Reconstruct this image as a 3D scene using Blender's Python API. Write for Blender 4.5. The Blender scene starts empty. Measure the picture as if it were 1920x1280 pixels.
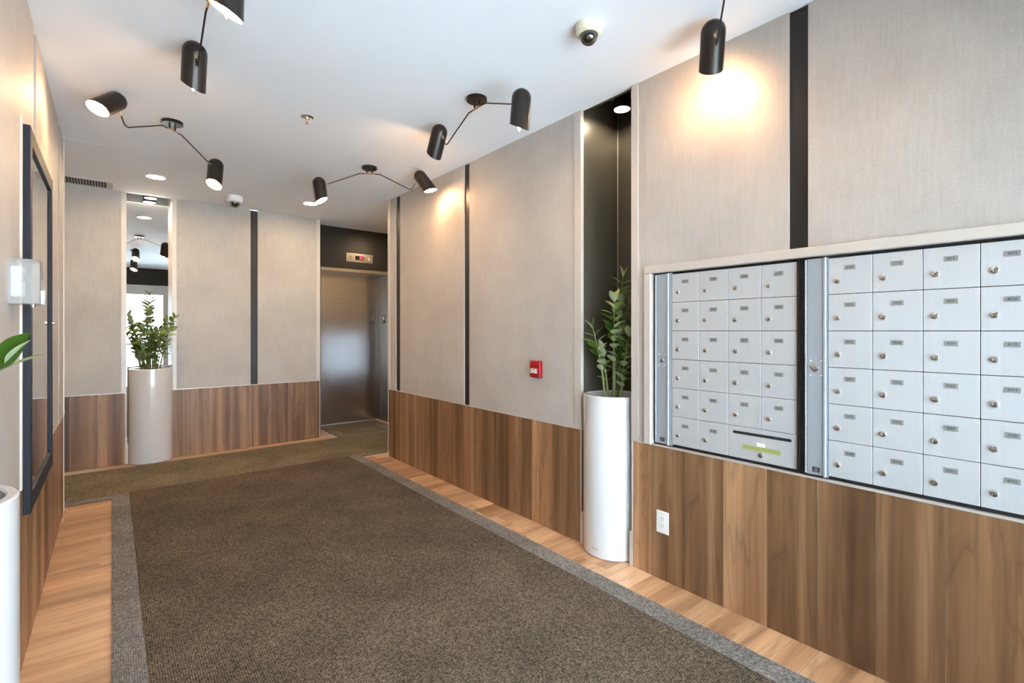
import bpy, bmesh, math, random
from mathutils import Vector, Matrix
random.seed(7)
PI = math.pi
sc = bpy.context.scene
COL = sc.collection

# ------------------------------------------------------------ camera
FPX, YAW, HZ, EYE = 912.0, 0.6884, 619.7, 1.28
cd = bpy.data.cameras.new('camera'); cam = bpy.data.objects.new('camera', cd); COL.objects.link(cam)
cd.sensor_width = 36.0; cd.lens = FPX / 1920 * 36
cd.shift_y = -(640 - HZ) / 1920.0
cd.clip_start = 0.02
cam.location = (0, 0, EYE); cam.rotation_euler = (PI / 2, 0, -YAW)
sc.camera = cam

# ------------------------------------------------------------ world, view
W = bpy.data.worlds.new('overcast_sky'); sc.world = W; W.use_nodes = True
bg = W.node_tree.nodes['Background']
bg.inputs[0].default_value = (0.74, 0.89, 1.0, 1); bg.inputs[1].default_value = 7.5
vs = sc.view_settings
vs.view_transform = 'Standard'; vs.look = 'None'; vs.gamma = 1; vs.use_curve_mapping = False
vs.exposure = 2.2
BULB, DOWN, NICHE = 122.0, 66.0, 42.0

# room dimensions (metres)
XL, XR, YN, YH, YB, ZC, ZW = -0.2635, 2.185, -0.65, 4.65, 5.963, 2.61, 0.682

# ------------------------------------------------------------ materials
def new_mat(name):
    m = bpy.data.materials.new(name); m.use_nodes = True
    return m, m.node_tree, m.node_tree.nodes['Principled BSDF']
def node(nt, t, **kw):
    n = nt.nodes.new(t)
    for k, v in kw.items():
        if k in n.inputs.keys(): n.inputs[k].default_value = v
        else: setattr(n, k, v)
    return n
def plain(name, col, rough=0.5, metal=0.0, emit=None, strength=0, spec=None, coat=0):
    m, nt, p = new_mat(name)
    p.inputs['Base Color'].default_value = (*col, 1); p.inputs['Roughness'].default_value = rough
    p.inputs['Metallic'].default_value = metal
    if spec is not None: p.inputs['Specular IOR Level'].default_value = spec
    if coat: p.inputs['Coat Weight'].default_value = coat; p.inputs['Coat Roughness'].default_value = 0.05
    if emit: p.inputs['Emission Color'].default_value = (*emit, 1); p.inputs['Emission Strength'].default_value = strength
    return m
def ramp(nt, stops):
    r = nt.nodes.new('ShaderNodeValToRGB'); e = r.color_ramp.elements
    while len(e) > 1: e.remove(e[-1])
    e[0].position = stops[0][0]; e[0].color = (*stops[0][1], 1)
    for pos, c in stops[1:]:
        k = e.new(pos); k.color = (*c, 1)
    return r
def mapped(nt, scale, src='Object', rnd=True):
    tc = nt.nodes.new('ShaderNodeTexCoord'); mp = nt.nodes.new('ShaderNodeMapping')
    mp.inputs['Scale'].default_value = scale
    nt.links.new(tc.outputs[src], mp.inputs['Vector'])
    if rnd:
        oi = nt.nodes.new('ShaderNodeObjectInfo')
        mu = node(nt, 'ShaderNodeMath', operation='MULTIPLY'); mu.inputs[1].default_value = 37.0
        nt.links.new(oi.outputs['Random'], mu.inputs[0])
        cb = nt.nodes.new('ShaderNodeCombineXYZ')
        for i in range(3): nt.links.new(mu.outputs[0], cb.inputs[i])
        nt.links.new(cb.outputs[0], mp.inputs['Location'])
    return mp
def mix(nt, a, b, fac, blend='MIX'):
    m = nt.nodes.new('ShaderNodeMix'); m.data_type = 'RGBA'; m.blend_type = blend
    for s, v in ((0, fac), (6, a), (7, b)):
        if hasattr(v, 'is_linked') or hasattr(v, 'links'): nt.links.new(v, m.inputs[s])
        elif isinstance(v, tuple): m.inputs[s].default_value = (*v, 1)
        else: m.inputs[s].default_value = v
    return m.outputs[2]
def bump(nt, p, h, strength, dist):
    b = nt.nodes.new('ShaderNodeBump'); b.inputs['Strength'].default_value = strength; b.inputs['Distance'].default_value = dist
    nt.links.new(h, b.inputs['Height']); nt.links.new(b.outputs[0], p.inputs['Normal'])

def plaster(name, lo, hi, rough=0.55):
    m, nt, p = new_mat(name)
    mp = mapped(nt, (1, 1, 1))
    n1 = node(nt, 'ShaderNodeTexNoise', Scale=2.2, Detail=6.0, Roughness=0.62); nt.links.new(mp.outputs[0], n1.inputs['Vector'])
    mp2 = mapped(nt, (70, 70, 5.0))
    n2 = node(nt, 'ShaderNodeTexNoise', Scale=1.6, Detail=4.0); nt.links.new(mp2.outputs[0], n2.inputs['Vector'])
    n3 = node(nt, 'ShaderNodeTexNoise', Scale=190.0, Detail=2.0); nt.links.new(mp.outputs[0], n3.inputs['Vector'])
    r1 = ramp(nt, [(0.32, lo), (0.68, hi)]); nt.links.new(n1.outputs[0], r1.inputs[0])
    r2 = ramp(nt, [(0.3, (0.95, 0.95, 0.95)), (0.7, (1.04, 1.04, 1.04))]); nt.links.new(n2.outputs[0], r2.inputs[0])
    r3 = ramp(nt, [(0.3, (0.93, 0.93, 0.93)), (0.7, (1.05, 1.05, 1.05))]); nt.links.new(n3.outputs[0], r3.inputs[0])
    c = mix(nt, r1.outputs[0], r2.outputs[0], 1.0, 'MULTIPLY'); c = mix(nt, c, r3.outputs[0], 1.0, 'MULTIPLY')
    nt.links.new(c, p.inputs['Base Color']); p.inputs['Roughness'].default_value = rough
    bump(nt, p, n3.outputs[0], 0.12, 0.001)
    return m

def wood(name, dark, mid, light, axis, rough=0.42, vary=0.16, tint=(0.85, 0.98)):
    # axis: grain direction 0/2 in object space
    m, nt, p = new_mat(name)
    s = [6.0, 6.0, 6.0]; s[axis] = 0.6
    mp = mapped(nt, tuple(s))
    n1 = node(nt, 'ShaderNodeTexNoise', Scale=1.0, Detail=3.0, Roughness=0.55, Distortion=0.6); nt.links.new(mp.outputs[0], n1.inputs['Vector'])
    # contour lines of the low-frequency noise give cathedral figure
    mu = node(nt, 'ShaderNodeMath', operation='MULTIPLY'); mu.inputs[1].default_value = 9.0; nt.links.new(n1.outputs[0], mu.inputs[0])
    fr = node(nt, 'ShaderNodeMath', operation='FRACT'); nt.links.new(mu.outputs[0], fr.inputs[0])
    rf = ramp(nt, [(0.0, (0.68, 0.66, 0.64)), (0.12, (0.97, 0.97, 0.97)), (0.7, (1.05, 1.05, 1.05)), (1.0, (0.80, 0.79, 0.78))]); nt.links.new(fr.outputs[0], rf.inputs[0])
    s2 = [120.0, 120.0, 120.0]; s2[axis] = 2.5
    mp2 = mapped(nt, tuple(s2))
    n2 = node(nt, 'ShaderNodeTexNoise', Scale=1.0, Detail=3.0); nt.links.new(mp2.outputs[0], n2.inputs['Vector'])
    s3 = [12.0, 12.0, 12.0]; s3[axis] = 0.35
    mp3 = mapped(nt, tuple(s3))
    n3 = node(nt, 'ShaderNodeTexNoise', Scale=1.0, Detail=2.0, Distortion=0.3); nt.links.new(mp3.outputs[0], n3.inputs['Vector'])
    r1 = ramp(nt, [(0.28, dark), (0.5, mid), (0.72, light)]); 
    oj = nt.nodes.new('ShaderNodeObjectInfo'); mr = nt.nodes.new('ShaderNodeMapRange'); mr.inputs[3].default_value = -0.10; mr.inputs[4].default_value = 0.10
    wn_ = nt.nodes.new('ShaderNodeTexWhiteNoise'); wn_.noise_dimensions = '1D'; nt.links.new(oj.outputs['Random'], wn_.inputs['W']); nt.links.new(wn_.outputs['Value'], mr.inputs[0])
    ad = node(nt, 'ShaderNodeMath', operation='ADD'); nt.links.new(n3.outputs[0], ad.inputs[0]); nt.links.new(mr.outputs[0], ad.inputs[1]); nt.links.new(ad.outputs[0], r1.inputs[0])
    r2 = ramp(nt, [(0.3, (0.86, 0.86, 0.86)), (0.7, (1.08, 1.08, 1.08))]); nt.links.new(n2.outputs[0], r2.inputs[0])
    c = mix(nt, r1.outputs[0], r2.outputs[0], 1.0, 'MULTIPLY')
    c = mix(nt, c, rf.outputs[0], 0.9, 'MULTIPLY')
    oi = nt.nodes.new('ShaderNodeObjectInfo')
    r4 = ramp(nt, [(0.0, (1 - vary, 1 - vary, 1 - vary * 1.1)), (0.5, (1, 1, 1)), (1.0, (1 + vary, 1 + vary * 0.9, 1 + vary * 0.7))]); nt.links.new(oi.outputs['Random'], r4.inputs[0])
    c = mix(nt, c, r4.outputs[0], 1.0, 'MULTIPLY')
    nt.links.new(c, p.inputs['Base Color']); p.inputs['Roughness'].default_value = rough
    bump(nt, p, n2.outputs[0], 0.08, 0.001)
    return m

def carpet(name, dark, light, pitch, worn=0.0):
    m, nt, p = new_mat(name)
    tc = nt.nodes.new('ShaderNodeTexCoord'); mp = nt.nodes.new('ShaderNodeMapping')
    mp.inputs['Scale'].default_value = (1 / pitch, 1 / pitch, 0.001); mp.inputs['Rotation'].default_value = (0, 0, 0.0)
    nt.links.new(tc.outputs['Object'], mp.inputs['Vector'])
    v = node(nt, 'ShaderNodeTexVoronoi', Scale=1.0, Randomness=0.35); v.feature = 'F1'; nt.links.new(mp.outputs[0], v.inputs['Vector'])
    n = node(nt, 'ShaderNodeTexNoise', Scale=2.5, Detail=3.0); nt.links.new(tc.outputs['Object'], n.inputs['Vector'])
    n2 = node(nt, 'ShaderNodeTexNoise', Scale=0.6 / pitch, Detail=2.0); nt.links.new(tc.outputs['Object'], n2.inputs['Vector'])
    r = ramp(nt, [(0.08, light), (0.40, tuple((a + b) / 2 for a, b in zip(dark, light))), (0.70, dark)]); nt.links.new(v.outputs['Distance'], r.inputs[0])
    r2 = ramp(nt, [(0.35, (0.80, 0.80, 0.80)), (0.65, (1.12, 1.12, 1.12))]); nt.links.new(n.outputs[0], r2.inputs[0])
    r3 = ramp(nt, [(0.3, (0.6, 0.6, 0.6)), (0.7, (1.35, 1.35, 1.35))]); nt.links.new(n2.outputs[0], r3.inputs[0])
    c = mix(nt, r.outputs[0], r2.outputs[0], 1.0, 'MULTIPLY'); c = mix(nt, c, r3.outputs[0], 1.0, 'MULTIPLY')
    nt.links.new(c, p.inputs['Base Color']); p.inputs['Roughness'].default_value = 0.9; p.inputs['Specular IOR Level'].default_value = 0.15
    inv = node(nt, 'ShaderNodeMath', operation='SUBTRACT'); inv.inputs[0].default_value = 1.0; nt.links.new(v.outputs['Distance'], inv.inputs[1])
    bump(nt, p, inv.outputs[0], 0.5, 0.003)
    return m

def brushed(name, col, rough=0.3, axis=0, metal=1.0, amp=0.12):
    m, nt, p = new_mat(name)
    s = [400.0, 400.0, 400.0]; s[axis] = 3.0
    mp = mapped(nt, tuple(s), rnd=False)
    n = node(nt, 'ShaderNodeTexNoise', Scale=1.0, Detail=2.0); nt.links.new(mp.outputs[0], n.inputs['Vector'])
    lo = tuple(c * (1 - amp) for c in col); hi = tuple(min(1, c * (1 + amp)) for c in col)
    r = ramp(nt, [(0.3, lo), (0.7, hi)]); nt.links.new(n.outputs[0], r.inputs[0]); nt.links.new(r.outputs[0], p.inputs['Base Color'])
    p.inputs['Metallic'].default_value = metal; p.inputs['Roughness'].default_value = rough
    return m

M = {}
M['panel'] = plaster('beige_cement_board', (0.425, 0.385, 0.350), (0.505, 0.465, 0.425))
M['wallpaint'] = plain('warm_white_paint', (0.62, 0.57, 0.50), 0.7)
M['ceiling'] = plain('matt_white_paint', (0.835, 0.86, 0.905), 0.85)
M['wood'] = wood('brown_grained_wall_plank', (0.112, 0.052, 0.023), (0.245, 0.126, 0.060), (0.40, 0.228, 0.124), 2, vary=0.26)
M['floorwood'] = wood('light_brown_floor_plank', (0.31, 0.155, 0.075), (0.50, 0.285, 0.155), (0.62, 0.385, 0.225), 0, rough=0.35)
M['grout'] = plain('pale_grout', (0.50, 0.42, 0.34), 0.9)
M['carpet'] = carpet('dark_brown_woven_carpet', (0.012, 0.009, 0.006), (0.215, 0.162, 0.114), 0.0085)
M['runner'] = carpet('olive_brown_woven_carpet', (0.070, 0.056, 0.034), (0.270, 0.222, 0.150), 0.0085)
M['border'] = carpet('grey_ribbed_carpet_border', (0.085, 0.075, 0.066), (0.30, 0.275, 0.255), 0.0075)
M['black'] = plain('black_satin_metal', (0.018, 0.016, 0.015), 0.42, 0.3)
M['blackgloss'] = plain('dark_glossy_laminate', (0.060, 0.053, 0.038), 0.36, 0.0, spec=0.9)
M['headerblack'] = plain('matt_black_panel', (0.012, 0.010, 0.009), 0.35)
M['alu'] = plain('pale_satin_aluminium', (0.78, 0.74, 0.70), 0.38, 0.55)
M['aluwhite'] = plain('pale_pink_grey_aluminium', (0.60, 0.545, 0.495), 0.45, 0.25)
M['steel'] = brushed('brushed_stainless_steel', (0.50, 0.455, 0.415), 0.21, 0)
M['steeldark'] = brushed('dark_brushed_steel', (0.22, 0.20, 0.185), 0.30, 2)
M['mailgrey'] = plain('blue_grey_aluminium', (0.40, 0.44, 0.48), 0.40, 0.4)
M['maildoor'] = brushed('pale_anodised_aluminium', (0.56, 0.565, 0.575), 0.46, 2, 0.35, 0.03)
M['dark'] = plain('near_black_gap', (0.010, 0.010, 0.012), 0.6)
M['plate'] = plain('grey_engraved_plate', (0.26, 0.26, 0.25), 0.5, 0.2)
M['ink'] = plain('black_ink', (0.03, 0.03, 0.03), 0.6)
M['chrome'] = plain('nickel_chrome', (0.68, 0.65, 0.61), 0.22, 1.0)
M['tape'] = plain('yellow_green_tape', (0.40, 0.41, 0.15), 0.6)
M['inkgreen'] = plain('dark_green_ink', (0.24, 0.28, 0.06), 0.6)
M['red'] = plain('red_plastic', (0.36, 0.004, 0.010), 0.35)
M['white'] = plain('white_plastic', (0.82, 0.81, 0.78), 0.4)
M['cream'] = plain('cream_plastic', (0.78, 0.70, 0.53), 0.45)
M['planter'] = plain('glossy_white_lacquer', (0.63, 0.61, 0.60), 0.16, 0, coat=0.4)
M['soil'] = plain('dark_potting_soil', (0.05, 0.035, 0.022), 0.95)
M['shade'] = plain('black_bronze_lacquer', (0.030, 0.025, 0.022), 0.30, 0.55)
M['shadein'] = plain('pale_shade_lining', (0.42, 0.37, 0.31), 0.5)
M['brass'] = plain('brushed_brass', (0.78, 0.55, 0.30), 0.28, 1.0)
M['bulb'] = plain('glowing_candle_bulb', (1, 0.9, 0.75), 0.4, emit=(1.0, 0.63, 0.34), strength=BULB)
M['down'] = plain('downlight_lens', (1, 1, 1), 0.4, emit=(1.0, 0.72, 0.42), strength=DOWN)
M['niche'] = plain('niche_light_lens', (1, 1, 1), 0.4, emit=(1.0, 0.80, 0.56), strength=NICHE)
M['mirror'] = plain('silvered_mirror', (0.90, 0.92, 0.92), 0.01, 1.0)
M['boardframe'] = plain('dark_navy_frame', (0.010, 0.014, 0.024), 0.55, 0.0, spec=0.3)
M['boardglass'] = plain('dark_reflective_glass', (0.62, 0.575, 0.53), 0.03, 1.0)
M['display'] = plain('black_display', (0.01, 0.008, 0.008), 0.2)
M['led'] = plain('red_led', (0.9, 0.02, 0.05), 0.4, emit=(1.0, 0.03, 0.08), strength=1.6)
M['arrow'] = plain('pale_arrow_lens', (0.85, 0.80, 0.70), 0.4)
M['arrowdim'] = plain('dull_arrow_lens', (0.42, 0.38, 0.33), 0.4)
M['bark'] = plain('green_stalk', (0.17, 0.20, 0.07), 0.6)
M['concrete'] = plain('pale_concrete', (0.62, 0.62, 0.61), 0.9)
M['facade'] = plain('pale_render', (0.72, 0.72, 0.72), 0.9)
M['facadeglass'] = plain('grey_window', (0.20, 0.24, 0.28), 0.2)
M['doormetal'] = plain('light_grey_door_metal', (0.62, 0.62, 0.61), 0.4, 0.3)

def leafmat():
    m, nt, p = new_mat('waxy_green_leaf')
    oi = nt.nodes.new('ShaderNodeObjectInfo')
    r = ramp(nt, [(0.0, (0.030, 0.085, 0.014)), (0.5, (0.075, 0.175, 0.022)), (0.85, (0.21, 0.34, 0.04)), (1.0, (0.42, 0.50, 0.12))]); nt.links.new(oi.outputs['Random'], r.inputs[0])
    g = nt.nodes.new('ShaderNodeNewGeometry')
    c = mix(nt, r.outputs[0], (0.46, 0.50, 0.30), g.outputs['Backfacing'])
    nt.links.new(c, p.inputs['Base Color']); p.inputs['Roughness'].default_value = 0.28
    tr = nt.nodes.new('ShaderNodeBsdfTranslucent'); nt.links.new(r.outputs[0], tr.inputs[0])
    ms = nt.nodes.new('ShaderNodeMixShader'); ms.inputs[0].default_value = 0.25
    nt.links.new(p.outputs[0], ms.inputs[1]); nt.links.new(tr.outputs[0], ms.inputs[2])
    nt.links.new(ms.outputs[0], nt.nodes['Material Output'].inputs[0])
    return m
M['leaf'] = leafmat()
def glassmat(name, tint, refl=0.1, ior=1.45, rough=0.0):
    m = bpy.data.materials.new(name); m.use_nodes = True; nt = m.node_tree; nt.nodes.clear()
    o = nt.nodes.new('ShaderNodeOutputMaterial'); t = nt.nodes.new('ShaderNodeBsdfTransparent'); t.inputs[0].default_value = (*tint, 1)
    g = nt.nodes.new('ShaderNodeBsdfGlossy'); g.inputs['Roughness'].default_value = rough
    f = nt.nodes.new('ShaderNodeFresnel'); f.inputs[0].default_value = ior
    ms = nt.nodes.new('ShaderNodeMixShader')
    nt.links.new(f.outputs[0], ms.inputs[0]); nt.links.new(t.outputs[0], ms.inputs[1]); nt.links.new(g.outputs[0], ms.inputs[2]); nt.links.new(ms.outputs[0], o.inputs[0])
    return m
M['glass'] = glassmat('clear_pane_glass', (0.95, 0.97, 0.98))
M['privacy'] = glassmat('dark_privacy_glass', (0.26, 0.27, 0.29))
M['clearplastic'] = glassmat('clear_plastic', (0.97, 0.96, 0.95), ior=1.5, rough=0.06)
_nt = M['clearplastic'].node_tree; _d = _nt.nodes.new('ShaderNodeBsdfDiffuse'); _d.inputs[0].default_value = (0.85, 0.83, 0.80, 1); _ms = _nt.nodes.new('ShaderNodeMixShader'); _ms.inputs[0].default_value = 0.16
_o = [n for n in _nt.nodes if n.type == 'OUTPUT_MATERIAL'][0]; _src = _o.inputs[0].links[0].from_socket
_nt.links.new(_src, _ms.inputs[1]); _nt.links.new(_d.outputs[0], _ms.inputs[2]); _nt.links.new(_ms.outputs[0], _o.inputs[0])
M['smoked'] = glassmat('smoked_dome_plastic', (0.62, 0.63, 0.67), ior=2.3, rough=0.03)

# ------------------------------------------------------------ builders
def link(name, me, parent=None, loc=(0, 0, 0), rot=None):
    o = bpy.data.objects.new(name, me); COL.objects.link(o)
    if parent: o.parent = parent
    o.location = loc
    if rot is not None: o.rotation_euler = rot
    return o
def to_mesh(bm, name, mats, smooth=False):
    me = bpy.data.meshes.new(name)
    bmesh.ops.recalc_face_normals(bm, faces=bm.faces) if not getattr(bm, '_keep', False) else None
    bm.to_mesh(me); bm.free()
    for k in (mats if isinstance(mats, (list, tuple)) else [mats]): me.materials.append(M[k])
    if smooth:
        for f in me.polygons: f.use_smooth = True
        try: me.set_sharp_from_angle(angle=math.radians(35))
        except Exception: pass
    return me
def b_box(bm, x0, x1, y0, y1, z0, z1, mi=0, bev=0.0):
    r = bmesh.ops.create_cube(bm, size=1.0)
    vs_ = r['verts']
    for v in vs_:
        v.co = Vector(((x0 + x1) / 2 + v.co.x * (x1 - x0), (y0 + y1) / 2 + v.co.y * (y1 - y0), (z0 + z1) / 2 + v.co.z * (z1 - z0)))
    fs = list({f for v in vs_ for f in v.link_faces})
    for f in fs: f.material_index = mi
    if bev:
        es = list({e for v in vs_ for e in v.link_edges})
        bmesh.ops.bevel(bm, geom=es, offset=bev, segments=1, affect='EDGES', profile=0.5)
def b_cyl(bm, p0, p1, r0, r1=None, seg=24, mi=0, caps=True):
    p0 = Vector(p0); p1 = Vector(p1); r1 = r0 if r1 is None else r1
    d = (p1 - p0).normalized(); a = d.orthogonal().normalized(); b = d.cross(a)
    A = []; B = []
    for i in range(seg):
        t = 2 * PI * i / seg; w = a * math.cos(t) + b * math.sin(t)
        A.append(bm.verts.new(p0 + w * r0)); B.append(bm.verts.new(p1 + w * r1))
    for i in range(seg):
        j = (i + 1) % seg; f = bm.faces.new((A[i], A[j], B[j], B[i])); f.material_index = mi
    if caps:
        f = bm.faces.new(A[::-1]); f.material_index = mi; f = bm.faces.new(B); f.material_index = mi
def b_lathe(bm, prof, seg=32, mi=0, center=(0, 0, 0)):
    # prof: (r, z) points; r=0 closes
    rings = []; cx, cy, cz = center
    for r, z in prof:
        if r <= 1e-6: rings.append([bm.verts.new((cx, cy, cz + z))])
        else: rings.append([bm.verts.new((cx + r * math.cos(2 * PI * i / seg), cy + r * math.sin(2 * PI * i / seg), cz + z)) for i in range(seg)])
    for A, B in zip(rings, rings[1:]):
        for i in range(seg):
            j = (i + 1) % seg
            if len(A) == 1 and len(B) == 1: continue
            if len(A) == 1: f = bm.faces.new((A[0], B[i], B[j]))
            elif len(B) == 1: f = bm.faces.new((A[i], A[j], B[0]))
            else: f = bm.faces.new((A[i], A[j], B[j], B[i]))
            f.material_index = mi
def b_tube(bm, pts, r, seg=8, mi=0, r_end=None):
    pts = [Vector(p) for p in pts]; n = len(pts); prev = None; rings = []
    for k, p in enumerate(pts):
        d = (pts[min(k + 1, n - 1)] - pts[max(k - 1, 0)]).normalized()
        a = d.orthogonal().normalized() if prev is None else (prev - d * prev.dot(d)).normalized()
        prev = a; b = d.cross(a)
        rr = r if r_end is None else r + (r_end - r) * k / (n - 1)
        rings.append([bm.verts.new(p + (a * math.cos(2 * PI * i / seg) + b * math.sin(2 * PI * i / seg)) * rr) for i in range(seg)])
    for A, B in zip(rings, rings[1:]):
        for i in range(seg):
            j = (i + 1) % seg; f = bm.faces.new((A[i], A[j], B[j], B[i])); f.material_index = mi
    for R in (rings[0][::-1], rings[-1]):
        f = bm.faces.new(R); f.material_index = mi
def box(name, x0, x1, y0, y1, z0, z1, mat, parent=None, bev=0.0, org=(0, 0, 0)):
    """a box given in the parent's axes, with its origin at its own centre"""
    if parent is not None and parent.type == 'MESH' and parent.parent is None: org = tuple(parent.location)
    c = ((x0 + x1) / 2, (y0 + y1) / 2, (z0 + z1) / 2)
    bm = bmesh.new(); b_box(bm, x0 - c[0], x1 - c[0], y0 - c[1], y1 - c[1], z0 - c[2], z1 - c[2], 0, bev)
    return link(name, to_mesh(bm, name, mat), parent, (c[0] - org[0], c[1] - org[1], c[2] - org[2]))
def struct(o): o['kind'] = 'structure'; return o
def tag(o, label, cat, group=None):
    o['label'] = label; o['category'] = cat
    if group: o['group'] = group
    return o
def thing(name, loc, label, cat, group=None, rotz=0.0):
    o = bpy.data.objects.new(name, None); COL.objects.link(o); o.location = loc; o.rotation_euler = (0, 0, rotz)
    o.empty_display_size = 0.1
    return tag(o, label, cat, group)
def b_text(bm, s, size, origin, mi=0, frame=None, extrude=0.0003, spacing=1.0, stretch=1.0):
    """adds lettering facing local -y (or the given 3x3 frame)"""
    cu = bpy.data.curves.new('lettering', 'FONT'); cu.body = s; cu.size = size; cu.align_x = 'CENTER'; cu.align_y = 'CENTER'
    cu.extrude = extrude; cu.space_character = spacing; cu.resolution_u = 2
    ob = bpy.data.objects.new('lettering', cu); COL.objects.link(ob)
    dg = bpy.context.evaluated_depsgraph_get(); me = bpy.data.meshes.new_from_object(ob.evaluated_get(dg))
    COL.objects.unlink(ob); bpy.data.objects.remove(ob)
    R = frame if frame is not None else Matrix(((1, 0, 0), (0, 0, -1), (0, 1, 0)))
    base = len(bm.verts); tb = bmesh.new(); tb.from_mesh(me); bpy.data.meshes.remove(me)
    o = Vector(origin); mp = {}
    for v in tb.verts: mp[v.index] = bm.verts.new(R @ Vector((v.co.x * stretch, v.co.y, v.co.z)) + o)
    for f in tb.faces:
        try: nf = bm.faces.new([mp[v.index] for v in f.verts]); nf.material_index = mi
        except ValueError: pass
    tb.free()

# ------------------------------------------------------------ floor
floor = struct(box('floor', -3.2, 3.8, YN - 0.1, 6.9, -0.12, -0.0022, 'grout'))
PW, G = 0.1945, 0.0018
def hidden(x0, x1, y0, y1):
    if x0 > 0.03 and x1 < 1.93 and y1 < 5.80: return True
    if y0 > 4.83 and y1 < 5.80: return True
    if y1 > 5.97 and (x1 < 1.9 and not (x1 > 0.1 and x0 < 0.5 and y0 < 6.18)): return True
    if x1 < XL - 0.02 and y1 < YH and not (y0 > 1.15 and y1 < 1.95 and x1 > -0.6): return True
    if x0 > 2.21 and y1 < YH and not (y0 > 1.4 and y0 < 2.1 and x0 < 2.6): return True
    return False
row = 0; y = 1.3055 - 11 * PW
edges_right = {}
while y < 6.75:
    r = random.Random(row * 13 + 5)
    cuts = [-3.0]
    xs = XL + 0.0 if row % 2 else XL + 0.19
    while cuts[-1] < 3.7: cuts.append(cuts[-1] + r.choice([0.55, 0.75, 1.0, 1.2]))
    for a, b in zip(cuts, cuts[1:]):
        if hidden(a, b, y, y + PW): continue
        lift = r.uniform(-0.0004, 0.0)
        box('floor_plank', a + G / 2, b - G / 2, max(y + G / 2, YN + 0.01), y + PW - G / 2, -0.002, lift, 'floorwood', floor)
    y += PW; row += 1

# carpet: one fitted piece per area
def carpet_piece(name, x0, x1, y0, y1, h, mat, label, cat='carpet'):
    return tag(box(name, x0, x1, y0, y1, 0.0005, h, mat), label, cat)
mc = thing('fitted_carpet', (0.98, 2.1, 0), 'dark brown woven carpet running up the middle of the lobby with grey borders', 'carpet')
def cp(name, x0, x1, y0, y1, h, mat, par, org): return box(name, x0, x1, y0, y1, 0.0006, h, mat, par, 0, org)
O1 = (0.98, 2.1, 0)
cp('woven_field', 0.105, 1.854, YN + 0.02, 4.862, 0.009, 'carpet', mc, O1)
b = cp('border_strip', 0.0, 0.104, YN + 0.02, 4.862, 0.0085, 'border', mc, O1)
b = cp('border_strip', 1.855, 1.966, YN + 0.02, 4.862, 0.0085, 'border', mc, O1)
rn = thing('hallway_runner', (1.0, 5.3, 0), 'olive brown woven runner crossing the lobby in front of the elevator', 'carpet')
O2 = (1.0, 5.3, 0)
cp('woven_field', -3.0, 3.6, 4.864, 5.739, 0.009, 'runner', rn, O2)
cp('border_strip', -3.0, -0.002, 4.785, 4.863, 0.0085, 'border', rn, O2)
cp('border_strip', 1.968, 3.6, 4.785, 4.863, 0.0085, 'border', rn, O2)
cp('border_strip', -3.0, 2.0995, 5.74, 5.79, 0.0085, 'border', rn, O2)
em = thing('elevator_mat', (2.5, 6.2, 0), 'small olive mat with a pale border on the floor at the elevator door', 'mat')
O3 = (2.5, 6.2, 0)
cp('woven_field', 2.225, 2.755, 5.86, 6.55, 0.009, 'runner', em, O3)
cp('border_strip', 2.10, 2.224, 5.74, 6.63, 0.0085, 'border', em, O3)
cp('border_strip', 2.756, 2.90, 5.74, 6.63, 0.0085, 'border', em, O3)
cp('border_strip', 2.2245, 2.7555, 5.74, 5.859, 0.0085, 'border', em, O3)
cp('border_strip', 2.2245, 2.7555, 6.551, 6.63, 0.0085, 'border', em, O3)

# ------------------------------------------------------------ ceiling
ceil = struct(box('ceiling', XL - 0.02, XR + 0.02, YN - 0.1, YH, ZC, ZC + 0.12, 'ceiling'))
box('ceiling_slab', -3.1, 3.7, YH, YB, ZC, ZC + 0.12, 'ceiling', ceil)
box('ceiling_slab', 1.90, 3.5, YB, 6.45, ZC, ZC + 0.12, 'ceiling', ceil)
box('ceiling_patch', -3.1, 0.067, 4.555, 5.64, ZC - 0.0008, ZC, 'ceiling', ceil)

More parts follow.
